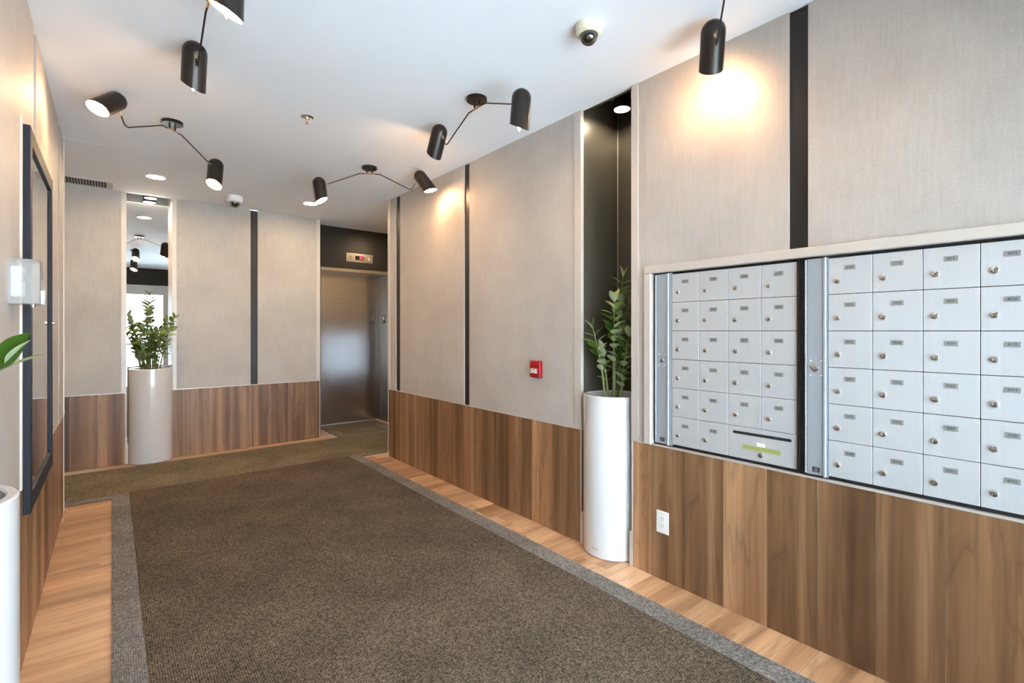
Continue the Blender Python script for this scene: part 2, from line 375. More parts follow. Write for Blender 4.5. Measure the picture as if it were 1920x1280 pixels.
# ------------------------------------------------------------ walls
def bays(parent, along, face, inward, lo, hi, strips, plank_edges, trims, z_panel=(ZW + 0.004, ZC), skip=None):
    """panels, strips and planks on a wall.  along: 'y' for side walls, 'x' for the back wall.
       face = coordinate of the finished face, inward = +1 if the wall body lies on the + side."""
    def slab(name, a, b, z0, z1, d0, d1, mat, bev=0):
        f0, f1 = sorted((face + inward * d0, face + inward * d1))
        if along == 'y': return box(name, f0, f1, a, b, z0, z1, mat, parent, bev)
        return box(name, a, b, f0, f1, z0, z1, mat, parent, bev)
    cuts = [lo] + [v for s in sorted(strips) for v in s] + [hi]
    for i in range(0, len(cuts), 2):
        a, b = cuts[i], cuts[i + 1]
        if b - a > 0.01:
            segs = [(a, b)]
            for (s0, s1, zz) in (skip or []):
                out = []
                for (p, q) in segs:
                    if q <= s0 or p >= s1: out.append((p, q)); continue
                    if p < s0: out.append((p, s0))
                    if q > s1: out.append((s1, q))
                    if min(q, s1) - max(p, s0) > 0.01: slab('cement_panel', max(p, s0), min(q, s1), zz, ZC, 0, 0.02, 'panel')
                segs = out
            for p, q in segs:
                if q - p > 0.01: slab('cement_panel', p + 0.0008, q - 0.0008, z_panel[0], z_panel[1], 0, 0.02, 'panel')
    for s in strips:
        zz = z_panel[0]
        for (s0, s1, z2) in (skip or []):
            if s[0] >= s0 and s[1] <= s1: zz = z2
        slab('black_strip', s[0], s[1], zz, ZC, 0.010, 0.02, 'black')
    for a, b in zip(plank_edges, plank_edges[1:]):
        slab('wood_plank', a + 0.0011, b - 0.0011, 0.001, ZW, 0.0, 0.0015, 'wood', 0.0)
    slab('plank_bed', plank_edges[0] + 0.001, plank_edges[-1] - 0.001, 0.001, ZW - 0.0002, 0.0016, 0.0198, 'grout')
    slab('cap_trim', lo, hi, ZW, ZW + 0.004, -0.0012, 0.0198, 'alu')
    for a, b in trims:
        slab('edge_trim', a, b, ZW + 0.0045, ZC, -0.006, 0.02, 'aluwhite')
        e = (a, a + 0.006) if abs(a - lo) < 1e-6 else (b - 0.006, b)
        slab('edge_trim', e[0], e[1], 0.001, ZW - 0.0002, -0.004, 0.0, 'aluwhite')

TH = 0.1
# right wall, near part (mailboxes) and far part
N0, N1 = 1.629, 1.998
wr = struct(box('wall_right', XR + 0.0205, XR + 0.12, YN, N0 - 0.0215, 0, ZC, 'grout'))
pe = [YN, YN + 0.11]; 
pe = [YN] + [1.507 - PW * k for k in range(11, 0, -1)] + [1.507, N0 - 0.006]
pe = [p for p in pe if p >= YN]
MB0, MB1, MBZ = -0.10, 1.5405, 1.618
bays(wr, 'y', XR, 1, YN, N0 - 0.0, [(0.762, 0.835)], pe, [(N0 - 0.042, N0)], skip=[(MB0, MB1, MBZ)])
wr2 = struct(box('wall_far_right', XR + 0.0205, XR + 0.12, N1 + 0.0215, YH - 0.001, 0, ZC, 'grout'))
pe = [N1 + 0.006, 2.055] + [2.055 + PW * k for k in range(1, 13)] + [YH - 0.02]
bays(wr2, 'y', XR, 1, N1, YH, [(3.188, 3.263), (4.387, 4.48)], pe, [(N1, N1 + 0.052), (YH - 0.045, YH)])
# left wall
L0, L1 = 1.388, 1.757
wl = struct(box('wall_left', XL - 0.12, XL - 0.0205, YN, L0 - 0.0215, 0, ZC, 'grout'))
bays(wl, 'y', XL, -1, YN, L0, [(0.50, 0.58)], [YN] + [YN + 0.22 + PW * k for k in range(0, 10)] + [L0 - 0.006], [(L0 - 0.045, L0)])
wl2 = struct(box('wall_far_left', XL - 0.12, XL - 0.0205, L1 + 0.0215, YH + 0.009, 0, ZC, 'grout'))
bays(wl2, 'y', XL, -1, L1, YH + 0.01, [(2.965, 3.05), (4.215, 4.30)], [L1 + 0.006] + [1.86 + PW * k for k in range(0, 15)] + [YH + 0.004], [(L1, L1 + 0.045), (YH - 0.015, YH + 0.01)])
# back wall left of the mirror niche and between niche and elevator
B0, B1 = 0.108, 0.468
wb = struct(box('wall_back', -3.1, B0 - 0.0215, YB + 0.0205, YB + 0.12, 0, ZC, 'grout'))
bays(wb, 'x', YB, 1, -3.1, B0, [(-1.3, -1.23)], [-3.1] + [-0.099 - PW * k for k in range(15, 0, -1)] + [-0.099, B0 - 0.008], [(B0 - 0.04, B0)])
wb2 = struct(box('wall_back_middle', B1 + 0.0215, 1.90, YB + 0.0205, YB + 0.12, 0, ZC, 'grout'))
bays(wb2, 'x', YB, 1, B1, 1.926, [(1.18, 1.249)], [B1 + 0.006, 0.601] + [0.601 + PW * k for k in range(1, 7)] + [1.92], [(B1, B1 + 0.038), (1.88, 1.926)])
sb = bmesh.new()
for zz in [0.78 + 0.165 * k for k in range(11)]: b_cyl(sb, (0.522, YB + 0.002, zz), (0.522, YB - 0.0012, zz), 0.0035, seg=8)
o = link('panel_screws', to_mesh(sb, 'panel_screws', 'dark'), wb2, tuple(-v for v in wb2.location)); o['kind'] = 'stuff'

# niches: side and rear linings, wooden skirting with metal lips, raised top
def niche_right(parent, x0, sgn, y0, y1, depth):
    """opening in a side wall at x0 going sgn*x"""
    def bx(name, d0, d1, a, b, z0, z1, mat):
        f0, f1 = sorted((x0 + sgn * d0, x0 + sgn * d1)); return box(name, f0, f1, a, b, z0, z1, mat, parent)
    bx('niche_lining', 0.0205, depth, y1, y1 + 0.02, 0, 2.75, 'blackgloss')
    bx('niche_lining', 0.0205, depth, y0 - 0.02, y0, 0, 2.75, 'blackgloss')
    bx('niche_lining', depth, depth + 0.02, y0 - 0.02, y1 + 0.02, 0, 2.75, 'blackgloss')
    bx('corner_bead', depth - 0.003, depth, y1 - 0.003, y1, 0.2, 2.75, 'alu')
    for a, b in ((y1 + 0.0005, y1 + 0.0205), (y0 - 0.0205, y0 - 0.0005)): bx('niche_upstand', 0.02, depth + 0.02, a, b, 2.7505, 3.0, 'wallpaint')
    bx('niche_upstand', depth, depth + 0.02, y0, y1, 2.7505, 3.0, 'wallpaint')
    bx('niche_top', 0, depth + 0.04, y0 - 0.04, y1 + 0.04, 3.0, 3.03, 'wallpaint')
    bx('niche_soffit', 0.0205, 0.04, y0, y1, ZC + 0.0, 3.0, 'blackgloss')
    bx('skirting_board', 0.021, depth - 0.02, y1 - 0.012, y1 - 0.0002, 0.001, 0.185, 'wood')
    bx('skirting_board', 0.021, depth - 0.02, y0 + 0.0002, y0 + 0.012, 0.001, 0.185, 'wood')
    bx('skirting_board', depth - 0.0135, depth - 0.0005, y0, y1, 0.001, 0.185, 'wood')
    bx('skirting_lip', -0.002, depth - 0.02, y1 - 0.014, y1 - 0.0002, 0.1855, 0.19, 'aluwhite')
    bx('skirting_lip', -0.002, depth - 0.02, y0 + 0.0002, y0 + 0.014, 0.1855, 0.19, 'aluwhite')
    bx('skirting_lip', -0.004, 0.020, y1 - 0.014, y1 - 0.0002, 0.001, 0.185, 'aluwhite')
    bx('skirting_lip', -0.004, 0.020, y0 + 0.0002, y0 + 0.014, 0.001, 0.185, 'aluwhite')
niche_right(wr2, XR, 1, N0, N1, 0.345)
niche_right(wl2, XL, -1, L0, L1, 0.36)
ND = 0.212
def bxb(name, a, b, d0, d1, z0, z1, mat): return box(name, a, b, YB + d0, YB + d1, z0, z1, mat, wb2)
bxb('niche_lining', B1, B1 + 0.02, 0.0205, ND + 0.02, 0, 3.0, 'alu')
bxb('niche_lining', B0 - 0.02, B0, 0.0205, ND + 0.02, 0, 3.0, 'alu')
bxb('niche_lining', B0 - 0.02, B1 + 0.02, ND + 0.021, ND + 0.04, 0, 3.0, 'black')
bxb('niche_top', B0 - 0.04, B1 + 0.04, 0, ND + 0.06, 3.0, 3.03, 'black')
bxb('niche_soffit', B0, B1, 0.0005, 0.02, ZC, 3.0, 'mailgrey')
for a, b in ((B0 + 0.0002, B0 + 0.012), (B1 - 0.012, B1 - 0.0002)):
    bxb('skirting_board', a, b, 0.021, ND - 0.016, 0.001, 0.185, 'wood'); bxb('skirting_lip', a, b, -0.004, ND - 0.016, 0.1855, 0.19, 'aluwhite')
    bxb('skirting_lip', a, b, -0.004, 0.0205, 0.001, 0.185, 'aluwhite')
bxb('skirting_board', B0, B1, ND - 0.0145, ND - 0.0005, 0.001, 0.185, 'wood'); bxb('skirting_lip', B0 + 0.013, B1 - 0.013, ND - 0.0155, ND - 0.0005, 0.1855, 0.19, 'aluwhite')
tag(box('wall_mirror', B0 + 0.001, B1 - 0.001, YB + ND, YB + ND + 0.006, 0.191, 2.98, 'mirror'), 'tall narrow mirror behind the white planter, recessed in the back wall', 'mirror')

# hallway ends and near sides, elevator surround walls
wh = struct(box('wall_hall_left', -3.2, -3.1, YH, YB + 0.02, 0, ZC, 'wallpaint'))
struct(box('wall_hall_near_left', -3.1, XL - 0.0205, YH - 0.09, YH + 0.0, 0, ZC, 'wallpaint'))
whn = struct(box('wall_hall_near_right', XR + 0.021, 2.80, YH - 0.09, YH, 0, ZC, 'wallpaint'))
box('wall_piece', 3.62, 3.72, YH - 0.09, YH, 0, ZC, 'wallpaint', whn)
box('wall_piece', 2.80, 3.62, YH - 0.09, YH, 1.22, ZC, 'wallpaint', whn)
box('wall_piece', 2.80, 3.62, YH - 0.09, YH, 0, 0.5, 'wood', whn)
w2 = struct(box('window_2', 2.80, 3.62, YH - 0.07, YH - 0.064, 0.5, 1.22, 'privacy'))
struct(box('wall_hall_right', 3.72, 3.82, YH - 0.09, 6.9, 0, ZC + 0.1, 'wallpaint'))
we = struct(box('wall_elevator_side', 1.80, 1.9265, YB + 0.121, 6.9, 0, ZC + 0.1, 'black'))
box('side_lining', 1.9005, 1.9265, YB + 0.0205, YB + 0.1208, 0, ZC, 'aluwhite', we)
# black wall around the elevator
EX0, EX1, EZ, EY = 2.03, 2.98, 2.045, 6.25
wk = struct(box('wall_elevator', 1.927, EX1 + 0.6, EY, EY + 0.10, EZ + 0.045, ZC, 'headerblack'))
box('wall_pier', 1.927, EX0 - 0.032, EY, EY + 0.1, 0, EZ + 0.0445, 'headerblack', wk)
box('wall_pier', EX1 + 0.032, EX1 + 0.6, EY, EY + 0.1, 0, EZ + 0.0445, 'headerblack', wk)
struct(box('wall_alcove_right', 3.585, 3.71, YB, 6.9, 0, ZC + 0.1, 'wallpaint'))
struct(box('wall_behind_elevator', 1.9, 3.72, 6.75, 6.9, 0, ZC + 0.1, 'dark'))
el = struct(thing('door_1', ((EX0 + EX1) / 2, 6.66, 0), 'brushed steel elevator door with two sliding panels under a black header', 'elevator'))
OE = ((EX0 + EX1) / 2, 6.66, 0)
box('door_panel', EX0 - 0.01, 2.5275, 6.661, 6.672, 0.006, 2.09, 'steel', el, 0, OE)
box('door_panel', 2.528, EX1 + 0.01, 6.66, 6.671, 0.006, 2.09, 'steel', el, 0, OE)
box('side_jamb', EX0 - 0.03, EX0 - 0.0005, EY - 0.012, 6.655, 0.001, EZ + 0.04, 'steeldark', el, 0, OE)
box('side_jamb', EX1 + 0.0005, EX1 + 0.03, EY - 0.012, 6.655, 0.001, EZ + 0.04, 'steeldark', el, 0, OE)
box('head_jamb', EX0, EX1, EY - 0.012, 6.655, EZ, EZ + 0.04, 'steel', el, 0, OE)
box('door_sill', EX0, EX1, 6.632, 6.655, 0.0, 0.008, 'alu', el, 0, OE)
bm = bmesh.new(); b_cyl(bm, (0, 0, 0), (0, -0.004, 0), 0.006, seg=10)
link('door_release_hole', to_mesh(bm, 'door_release_hole', 'dark'), el, (2.80 - OE[0], -0.0005, 1.97))

ks = thing('key_switch', (EX1 - 0.0005, 6.48, 1.44), 'small black key switch plate on the right elevator jamb', 'switch')
box('switch_plate', -0.004, 0, -0.035, 0.035, -0.055, 0.055, 'dark', ks)
box('instruction_label', -0.0055, -0.004, -0.028, 0.028, -0.012, 0.040, 'arrow', ks)
bm = bmesh.new(); b_cyl(bm, (0, 0, 0), (-0.005, 0, 0), 0.009, seg=14); link('key_cylinder', to_mesh(bm, 'key_cylinder', 'chrome', True), ks, (-0.004, 0, -0.033))

ip = thing('floor_indicator', (2.532, EY, 2.237), 'steel floor indicator plate above the elevator with red letters RC and an up arrow', 'indicator')
box('face_plate', -0.182, 0.182, -0.006, -0.0005, -0.058, 0.058, 'steel', ip, 0.001)
bm = bmesh.new(); b_box(bm, -0.060, 0.062, -0.009, -0.006, -0.026, 0.028); b_text(bm, 'RC', 0.056, (0.027, -0.0095, 0.001), 1, stretch=0.9)
link('display', to_mesh(bm, 'display', ['display', 'led']), ip)
def tri(name, cx, s, up, mat):
    bm = bmesh.new(); k = 1 if up else -1
    A = [bm.verts.new((cx + a * s, -0.006, k * b * s)) for a, b in ((-0.62, -0.7), (0.62, -0.7), (0, 1.1))]
    B = [bm.verts.new(v.co + Vector((0, -0.003, 0))) for v in A]
    bm.faces.new(A); bm.faces.new(B[::-1])
    for i in range(3): bm.faces.new((A[i], A[(i + 1) % 3], B[(i + 1) % 3], B[i]))
    return link(name, to_mesh(bm, name, mat), ip)
tri('up_arrow', 0.125, 0.032, True, 'arrow'); tri('down_arrow', -0.118, 0.032, False, 'arrowdim')

# ------------------------------------------------------------ entrance wall behind the camera
wn = struct(box('wall_entrance', XL, XR, YN - 0.12, YN, 2.255, ZC, 'black'))
d2 = struct(thing('door_2', (0.4, YN, 0), 'glazed entrance door with a light grey frame', 'door'))
OD = (0.4, YN, 0)
def fr(name, x0, x1, z0, z1, y0=-0.08, y1=-0.005, mat='doormetal'): return box(name, x0, x1, YN + y0, YN + y1, z0, z1, mat, d2, 0, OD)
fr('header_rail', XL, XR, 2.05, 2.254, -0.11, 0.0)
for x0, x1 in ((XL, XL + 0.05), (0.86, 0.99), (XR - 0.05, XR)): fr('door_post', x0, x1, 0.0, 2.0495)
fr('bottom_rail', XL + 0.0505, 0.8595, 0.0, 0.12); fr('bottom_rail', 0.9905, XR - 0.0505, 0.0, 0.12)
fr('glass_pane', XL + 0.0505, 0.8595, 0.1205, 2.0495, -0.045, -0.039, 'glass'); fr('glass_pane', 0.9905, XR - 0.0505, 0.1205, 2.0495, -0.045, -0.039, 'glass')  # second pane is a sidelight added out of view to let in light
fr('push_bar', 0.10, 0.84, 0.98, 1.02, -0.036, -0.012, 'alu')
gs = struct(box('ground', -14, 16, -22, YN - 0.13, -0.2, -0.03, 'concrete'))
fb = thing('street_building', (1.0, -12, -0.03), 'pale building across the street seen in the mirror through the glass door', 'building')
box('facade_wall', -9, 9, -0.5, 0, 0, 7, 'facade', fb)
for k in range(6):
    for z0 in (0.9, 3.9):
        box('window', -7.6 + k * 2.7, -6.1 + k * 2.7, 0, 0.05, z0, z0 + 1.6, 'facadeglass', fb)

# ------------------------------------------------------------ mailboxes
tr1 = struct(thing('trim_1', (XR, 0.72, 0.69), 'pale metal trim around the mailbox opening', 'trim'))
OT = (XR, 0.72, 0.69)
box('frame_rail', XR - 0.018, XR + 0.0195, MB0, MB1, 1.578, 1.617, 'aluwhite', tr1, 0.002, OT)
box('frame_stile', XR - 0.018, XR + 0.0195, 1.500, MB1, 0.6865, 1.5775, 'aluwhite', tr1, 0.002, OT)
box('frame_stile', XR - 0.018, XR + 0.0195, MB0, MB0 + 0.04, 0.6865, 1.5775, 'aluwhite', tr1, 0.002, OT)
box('sill_strip', XR - 0.004, XR + 0.0195, MB0 + 0.041, 1.4995, 0.6865, 0.690, 'aluwhite', tr1, 0, OT)
box('dark_recess', XR + 0.0175, XR + 0.0195, MB0 + 0.041, 1.4995, 0.6905, 1.5775, 'dark', tr1, 0, OT)
ROWH, CW, ZT = 0.1435, 0.1457, 1.566
bm = bmesh.new(); b_box(bm, 0.0012, CW - 0.0012, 0.004, 0.0165, -ROWH + 0.0012, -0.0012, 0, 0.0006)
door_me = to_mesh(bm, 'mailbox_door', 'maildoor')
bm = bmesh.new()
def ring(bm, prof, seg, mi):
    # lathe around local -y
    rings = []
    for r, d in prof:
        if r < 1e-6: rings.append([bm.verts.new((0, -d, 0))])
        else: rings.append([bm.verts.new((r * math.cos(2 * PI * i / seg), -d, r * math.sin(2 * PI * i / seg))) for i in range(seg)])
    for A, B in zip(rings, rings[1:]):
        for i in range(seg):
            j = (i + 1) % seg
            f = bm.faces.new((A[i], A[j], B[0])) if len(B) == 1 else bm.faces.new((A[i], A[j], B[j], B[i])); f.material_index = mi
ring(bm, [(0.0110, 0), (0.0110, 0.002), (0.0092, 0.005), (0.0068, 0.006), (0.0062, 0.0045), (0.0055, 0.0052), (0, 0.0058)], 18, 0)
b_box(bm, -0.0009, 0.0009, -0.0066, -0.004, -0.0048, 0.0015, 1)
lock_me = to_mesh(bm, 'lock', ['chrome', 'ink'], True)
def plate_me(txt):
    bm = bmesh.new(); b_box(bm, -0.018, 0.018, -0.0012, 0, -0.009, 0.009, 0)
    if txt: b_text(bm, txt, 0.0125, (0, -0.0014, 0), 1, extrude=0.0001, stretch=1.25)
    return to_mesh(bm, 'number_plate', ['plate', 'ink'])
def stile(root, w, xo, first):
    """tall locking side door: hinge on the left, bright edge on the right"""
    p = box('side_door', xo, xo + w, 0.0, 0.014, 0.700 - 0.69, 1.570 - 0.69, 'mailgrey', root, 0.001)
    e = box('edge_channel', xo + w + 0.0005, xo + w + 0.010, -0.004, 0.016, 0.697 - 0.69, 1.572 - 0.69, 'mailgrey', root, 0.0015)
    hb = bmesh.new()
    b_cyl(hb, (xo - 0.006, 0.004, 0.012), (xo - 0.006, 0.004, 0.878), 0.0042, seg=10)
    for k in range(34): b_box(hb, xo - 0.0115, xo - 0.001, -0.0005, 0.0, 0.02 + k * 0.025, 0.0208 + k * 0.025, 1)
    link('piano_hinge', to_mesh(hb, 'piano_hinge', ['mailgrey', 'dark'], True), root)
    lk = link('lock', lock_me, p, (0, -0.007, 0.0))
    lk.location = (0.002, -0.007, -0.005); lk.scale = (1.25, 1.3, 1.25); lk['label'] = 'nickel cylinder lock'
    for a in (-0.017, 0.021):
        for z_ in (-0.034, 0.024):
            bm = bmesh.new(); ring(bm, [(0.0042, 0), (0.0038, 0.002), (0.002, 0.0032), (0, 0.0035)], 10, 0)
            link('rivet', to_mesh(bm, 'rivet', 'maildoor', True), p, (a, -0.007, z_))
    bm = bmesh.new(); b_box(bm, -0.013, 0.013, -0.001, 0, -0.010, 0.010, 0)
    for k, w_ in enumerate((0.009, 0.016, 0.013, 0.018, 0.011)): b_box(bm, -w_ / 2, w_ / 2, -0.0014, -0.001, 0.006 - k * 0.0032, 0.0072 - k * 0.0032, 1)
    link('maker_plate', to_mesh(bm, 'maker_plate', ['ink', 'plate']), p, (0.004, -0.007, -0.413))
def bank(y_start, label, nums, parcel):
    root = thing('mailbox_bank', (XR, y_start, 0.69), label, 'mailboxes', None, -PI / 2)
    stile(root, 0.062 if parcel else 0.058, -0.088 if parcel else -0.074, parcel)
    box('side_channel', -0.0135 if parcel else -0.0055, -0.001, 0.006, 0.0165, 0.007, 0.882, 'mailgrey', root)
    for r in range(6):
        for c in range(4):
            if parcel and r == 5 and c >= 2: continue
            d = link('mailbox_door', door_me, root, (c * CW, 0, ZT - 0.69 - r * ROWH))
            link('lock', lock_me, d, (0.033 + random.uniform(-0.001, 0.001), 0.004, -0.092), (0, random.uniform(-0.3, 0.3), 0))
            pl = link('number_plate', plate_me(nums[r][c]), d, (0.0735, 0.004, -0.0425))
    if parcel:
        bm = bmesh.new(); b_box(bm, 0.0008, 2 * CW - 0.0008, 0.004, 0.0165, -ROWH + 0.0009, -0.0009, 0, 0.0008)
        d = link('letter_slot_door', to_mesh(bm, 'letter_slot_door', 'maildoor'), root, (2 * CW, 0, ZT - 0.69 - 5 * ROWH)); d['label'] = 'wide door with a black letter slot and yellow tape'
        bm = bmesh.new(); b_box(bm, -0.118, 0.118, -0.0008, 0.0, -0.0062, 0.0062, 0)
        for s in (-1, 1): b_cyl(bm, (s * 0.118, 0, 0), (s * 0.118, -0.0008, 0), 0.0062, seg=14)
        link('letter_slot', to_mesh(bm, 'letter_slot', 'dark'), d, (0.146, 0.004, -0.028))
        box('paper_sticker', 0.128, 0.164, 0.0032, 0.004, -0.077, -0.060, 'arrow', d)
        bm = bmesh.new(); b_box(bm, -0.081, 0.081, -0.0012, 0, -0.0105, 0.0105, 0); b_text(bm, 'ADMINISTRATION', 0.0175, (0, -0.0014, 0), 1, extrude=0.0001, stretch=1.02)
        link('tape_label', to_mesh(bm, 'tape_label', ['tape', 'inkgreen']), d, (0.146, 0.004, -0.088))
        link('lock', lock_me, d, (0.146, 0.004, -0.113), (0, 0.9, 0))
        box('end_channel', 4 * CW + 0.0015, 4 * CW + 0.010, -0.002, 0.0165, 0.007, 0.882, 'shade', root)
        box('end_channel', 4 * CW + 0.0105, 4 * CW + 0.0225, 0.010, 0.0168, 0.007, 0.882, 'dark', root)
    return root
n1 = [['107', '108', '109', '110'], ['201', '202', '203', '204'], ['205', '206', '207', '208'], ['209', '210', '301', '302'], ['303', '304', '305', '306'], ['307', '308', '', '']]
n2 = [['309', '310', '401', '402'], ['403', '404', '405', '406'], ['407', '408', '409', '410'], ['501', '502', '503', '504'], ['505', '506', '507', '508'], ['509', '510', '601', '602']]
bank(1.387, 'grey mailbox bank with black letter slot and yellow ADMINISTRATION tape, nearer the plant', n1, True)
bank(0.692, 'grey mailbox bank at the right edge of the picture, numbered 309 to 602', n2, False)

# ------------------------------------------------------------ wall fittings
fa = thing('fire_alarm_pull', (XR, 2.386, 1.026), 'small red fire alarm pull station on the beige right wall', 'fire alarm', None, -PI / 2)
bm = bmesh.new(); b_box(bm, -0.05, 0.05, -0.030, 0, -0.056, 0.056, 0, 0.006); link('housing', to_mesh(bm, 'housing', 'red', True), fa)
box('pull_handle', -0.040, 0.036, -0.036, -0.0302, -0.034, 0.010, 'red', fa, 0.002)
box('top_ridge', -0.042, 0.042, -0.033, -0.0302, 0.030, 0.034, 'red', fa, 0.001)
bm = bmesh.new(); b_box(bm, -0.033, 0.029, -0.0372, -0.0362, -0.026, 0.004, 0)
for (a, b_, c, d_) in ((-0.028, -0.018, -0.002, 0.000), (0.014, 0.024, -0.004, -0.002), (-0.030, -0.016, -0.014, -0.011), (0.012, 0.026, -0.014, -0.011), (-0.016, 0.010, -0.023, -0.0205)):
    b_box(bm, a, b_, -0.0377, -0.0372, c, d_, 1)
ring_c = [(-0.002, 0.003), (0.004, -0.004), (-0.002, -0.011), (-0.008, -0.004)]
vsq = [bm.verts.new((a, -0.0378, c)) for a, c in ring_c]; f = bm.faces.new(vsq); f.material_index = 1
link('instruction_plate', to_mesh(bm, 'instruction_plate', ['white', 'ink']), fa)

ou = thing('power_outlet', (XR, 1.4365, 0.297), 'white double power outlet on the wood planks beside the tall planter', 'outlet', None, -PI / 2)
bm = bmesh.new(); b_box(bm, -0.036, 0.036, -0.006, -0.0002, -0.057, 0.057, 0, 0.003); link('cover_plate', to_mesh(bm, 'cover_plate', 'white'), ou)
bm = bmesh.new(); b_box(bm, -0.0165, 0.0165, -0.0078, -0.0061, -0.034, 0.034, 0, 0.0008)
for zc in (0.018, -0.018):
    for a in (-0.0065, 0.0065): b_box(bm, a - 0.0009, a + 0.0009, -0.0083, -0.0078, zc + 0.001, zc + 0.009, 1)
    b_cyl(bm, (0, -0.0078, zc - 0.006), (0, -0.0083, zc - 0.006), 0.0023, seg=10, mi=1)
link('socket_insert', to_mesh(bm, 'socket_insert', ['white', 'ink']), ou)

# notice board on the left wall (local frame: wall face at x = 0, room on +x)
nb = thing('notice_board', (XL, 3.075, 1.32), 'tall dark framed glass notice board on the left wall reflecting the lobby', 'notice board')
Y0, Y1, Z0, Z1 = -0.455, 0.455, -0.745, 0.75
box('backing', 0.0005, 0.008, Y0 + 0.01, Y1 - 0.01, Z0 + 0.01, Z1 - 0.01, 'boardframe', nb)
FW = 0.062
box('frame_stile', 0.0005, 0.022, Y0, Y0 + FW, Z0, Z1, 'boardframe', nb, 0.001); box('frame_stile', 0.0005, 0.022, Y1 - 0.048, Y1, Z0, Z1, 'boardframe', nb, 0.001)
box('frame_rail', 0.0005, 0.0215, Y0 + FW + 0.0005, Y1 - 0.0485, Z0, Z0 + FW + 0.01, 'boardframe', nb, 0.001); box('frame_rail', 0.0005, 0.0215, Y0 + FW + 0.0005, Y1 - 0.0485, Z1 - FW, Z1, 'boardframe', nb, 0.001)
box('glass_front', 0.009, 0.013, Y0 + FW, Y1 - 0.048, Z0 + FW + 0.0105, Z1 - FW, 'boardglass', nb)
bm = bmesh.new(); b_cyl(bm, (0.022, 0, 0), (0.032, 0, 0), 0.009, seg=12); link('cam_lock', to_mesh(bm, 'cam_lock', 'chrome', True), nb, (0, Y1 - 0.03, 0.0))
t2 = struct(thing('trim_2', (XL, 2.56, 1.38), 'pale trim strip beside the notice board', 'trim'))
box('trim_strip', 0, 0.006, -0.012, 0.010, -0.693, 0.70, 'aluwhite', t2)

cb = thing('thermostat_guard', (XL, 2.30, 1.445), 'clear plastic guard box over a white thermostat on the left wall', 'thermostat')
def shell(name, x0, x1, y0, y1, z0, z1, t, mat, par):
    bm = bmesh.new()
    b_box(bm, x1 - t, x1, y0, y1, z0, z1, 0, 0.0015)
    b_box(bm, x0, x1 - t, y0, y0 + t, z0, z1, 0); b_box(bm, x0, x1 - t, y1 - t, y1, z0, z1, 0)
    b_box(bm, x0, x1 - t, y0 + t, y1 - t, z1 - t, z1, 0); b_box(bm, x0, x1 - t, y0 + t, y1 - t, z0, z0 + t, 0)
    return link(name, to_mesh(bm, name, mat), par)
shell('clear_cover', 0.0006, 0.078, -0.012, 0.118, -0.075, 0.075, 0.003, 'clearplastic', cb)
bm = bmesh.new(); b_box(bm, 0.0006, 0.030, 0.012, 0.095, -0.052, 0.052, 0, 0.004); link('thermostat_body', to_mesh(bm, 'thermostat_body', 'white'), cb)
box('thermostat_dial', 0.0302, 0.033, 0.030, 0.075, 0.005, 0.035, 'plate', cb)
bm = bmesh.new(); b_cyl(bm, (0, 0, 0), (0, 0, -0.010), 0.008, 0.006, seg=14); link('key_lock', to_mesh(bm, 'key_lock', 'chrome', True), cb, (0.055, 0.03, -0.0752))

# ------------------------------------------------------------ ceiling fittings
def downlight(x, y, label):
    t = thing('recessed_downlight', (x, y, ZC), label, 'ceiling light', 'round recessed ceiling lights in the hallway')
    bm = bmesh.new(); b_lathe(bm, [(0.060, -0.0005), (0.078, -0.0005), (0.078, -0.004), (0.070, -0.008), (0.060, -0.004), (0.060, -0.0005)], 32)
    link('trim_ring', to_mesh(bm, 'trim_ring', 'white', True), t)
    bm = bmesh.new(); b_cyl(bm, (0, 0, -0.0045), (0, 0, -0.001), 0.0595, seg=32); link('light_lens', to_mesh(bm, 'light_lens', 'down'), t)
downlight(0.293, 5.20, 'lit round recessed light in the hallway ceiling in front of the mirror niche')
downlight(1.602, 5.262, 'lit round recessed light in the hallway ceiling near the elevator')
downlight(2.91, 5.262, 'unseen round recessed light added in the hallway ceiling right in front of the elevator')  # added out of view to brighten the hall wall mirrored in the elevator door
downlight(-1.3, 5.25, 'lit round recessed light in the hallway ceiling beyond the left wall')
def nichelight(x, y, zb, r, label):
    t = thing('niche_downlight', (x, y, 3.0), label, 'ceiling light', 'black cylinder lights in the wall niches')
    bm = bmesh.new(); H_ = zb - 3.0
    b_lathe(bm, [(0, -0.001), (r, -0.001), (r, H_), (r - 0.004, H_), (r - 0.004, H_ + 0.02), (0, H_ + 0.02)], 32)
    link('can_body', to_mesh(bm, 'can_body', 'black', True), t)
    bm = bmesh.new(); b_cyl(bm, (0, 0, H_ + 0.006), (0, 0, H_ + 0.0195), r - 0.0045, seg=32); link('light_lens', to_mesh(bm, 'light_lens', 'niche'), t)
nichelight(2.345, 1.82, 2.595, 0.05, 'black cylinder light at the top of the dark niche beside the mailboxes')
nichelight(0.30, YB + 0.115, 2.605, 0.055, 'black cylinder light at the top of the mirror niche')
nichelight(-0.43, 1.57, 2.60, 0.05, 'black cylinder light in the left wall niche near the camera')

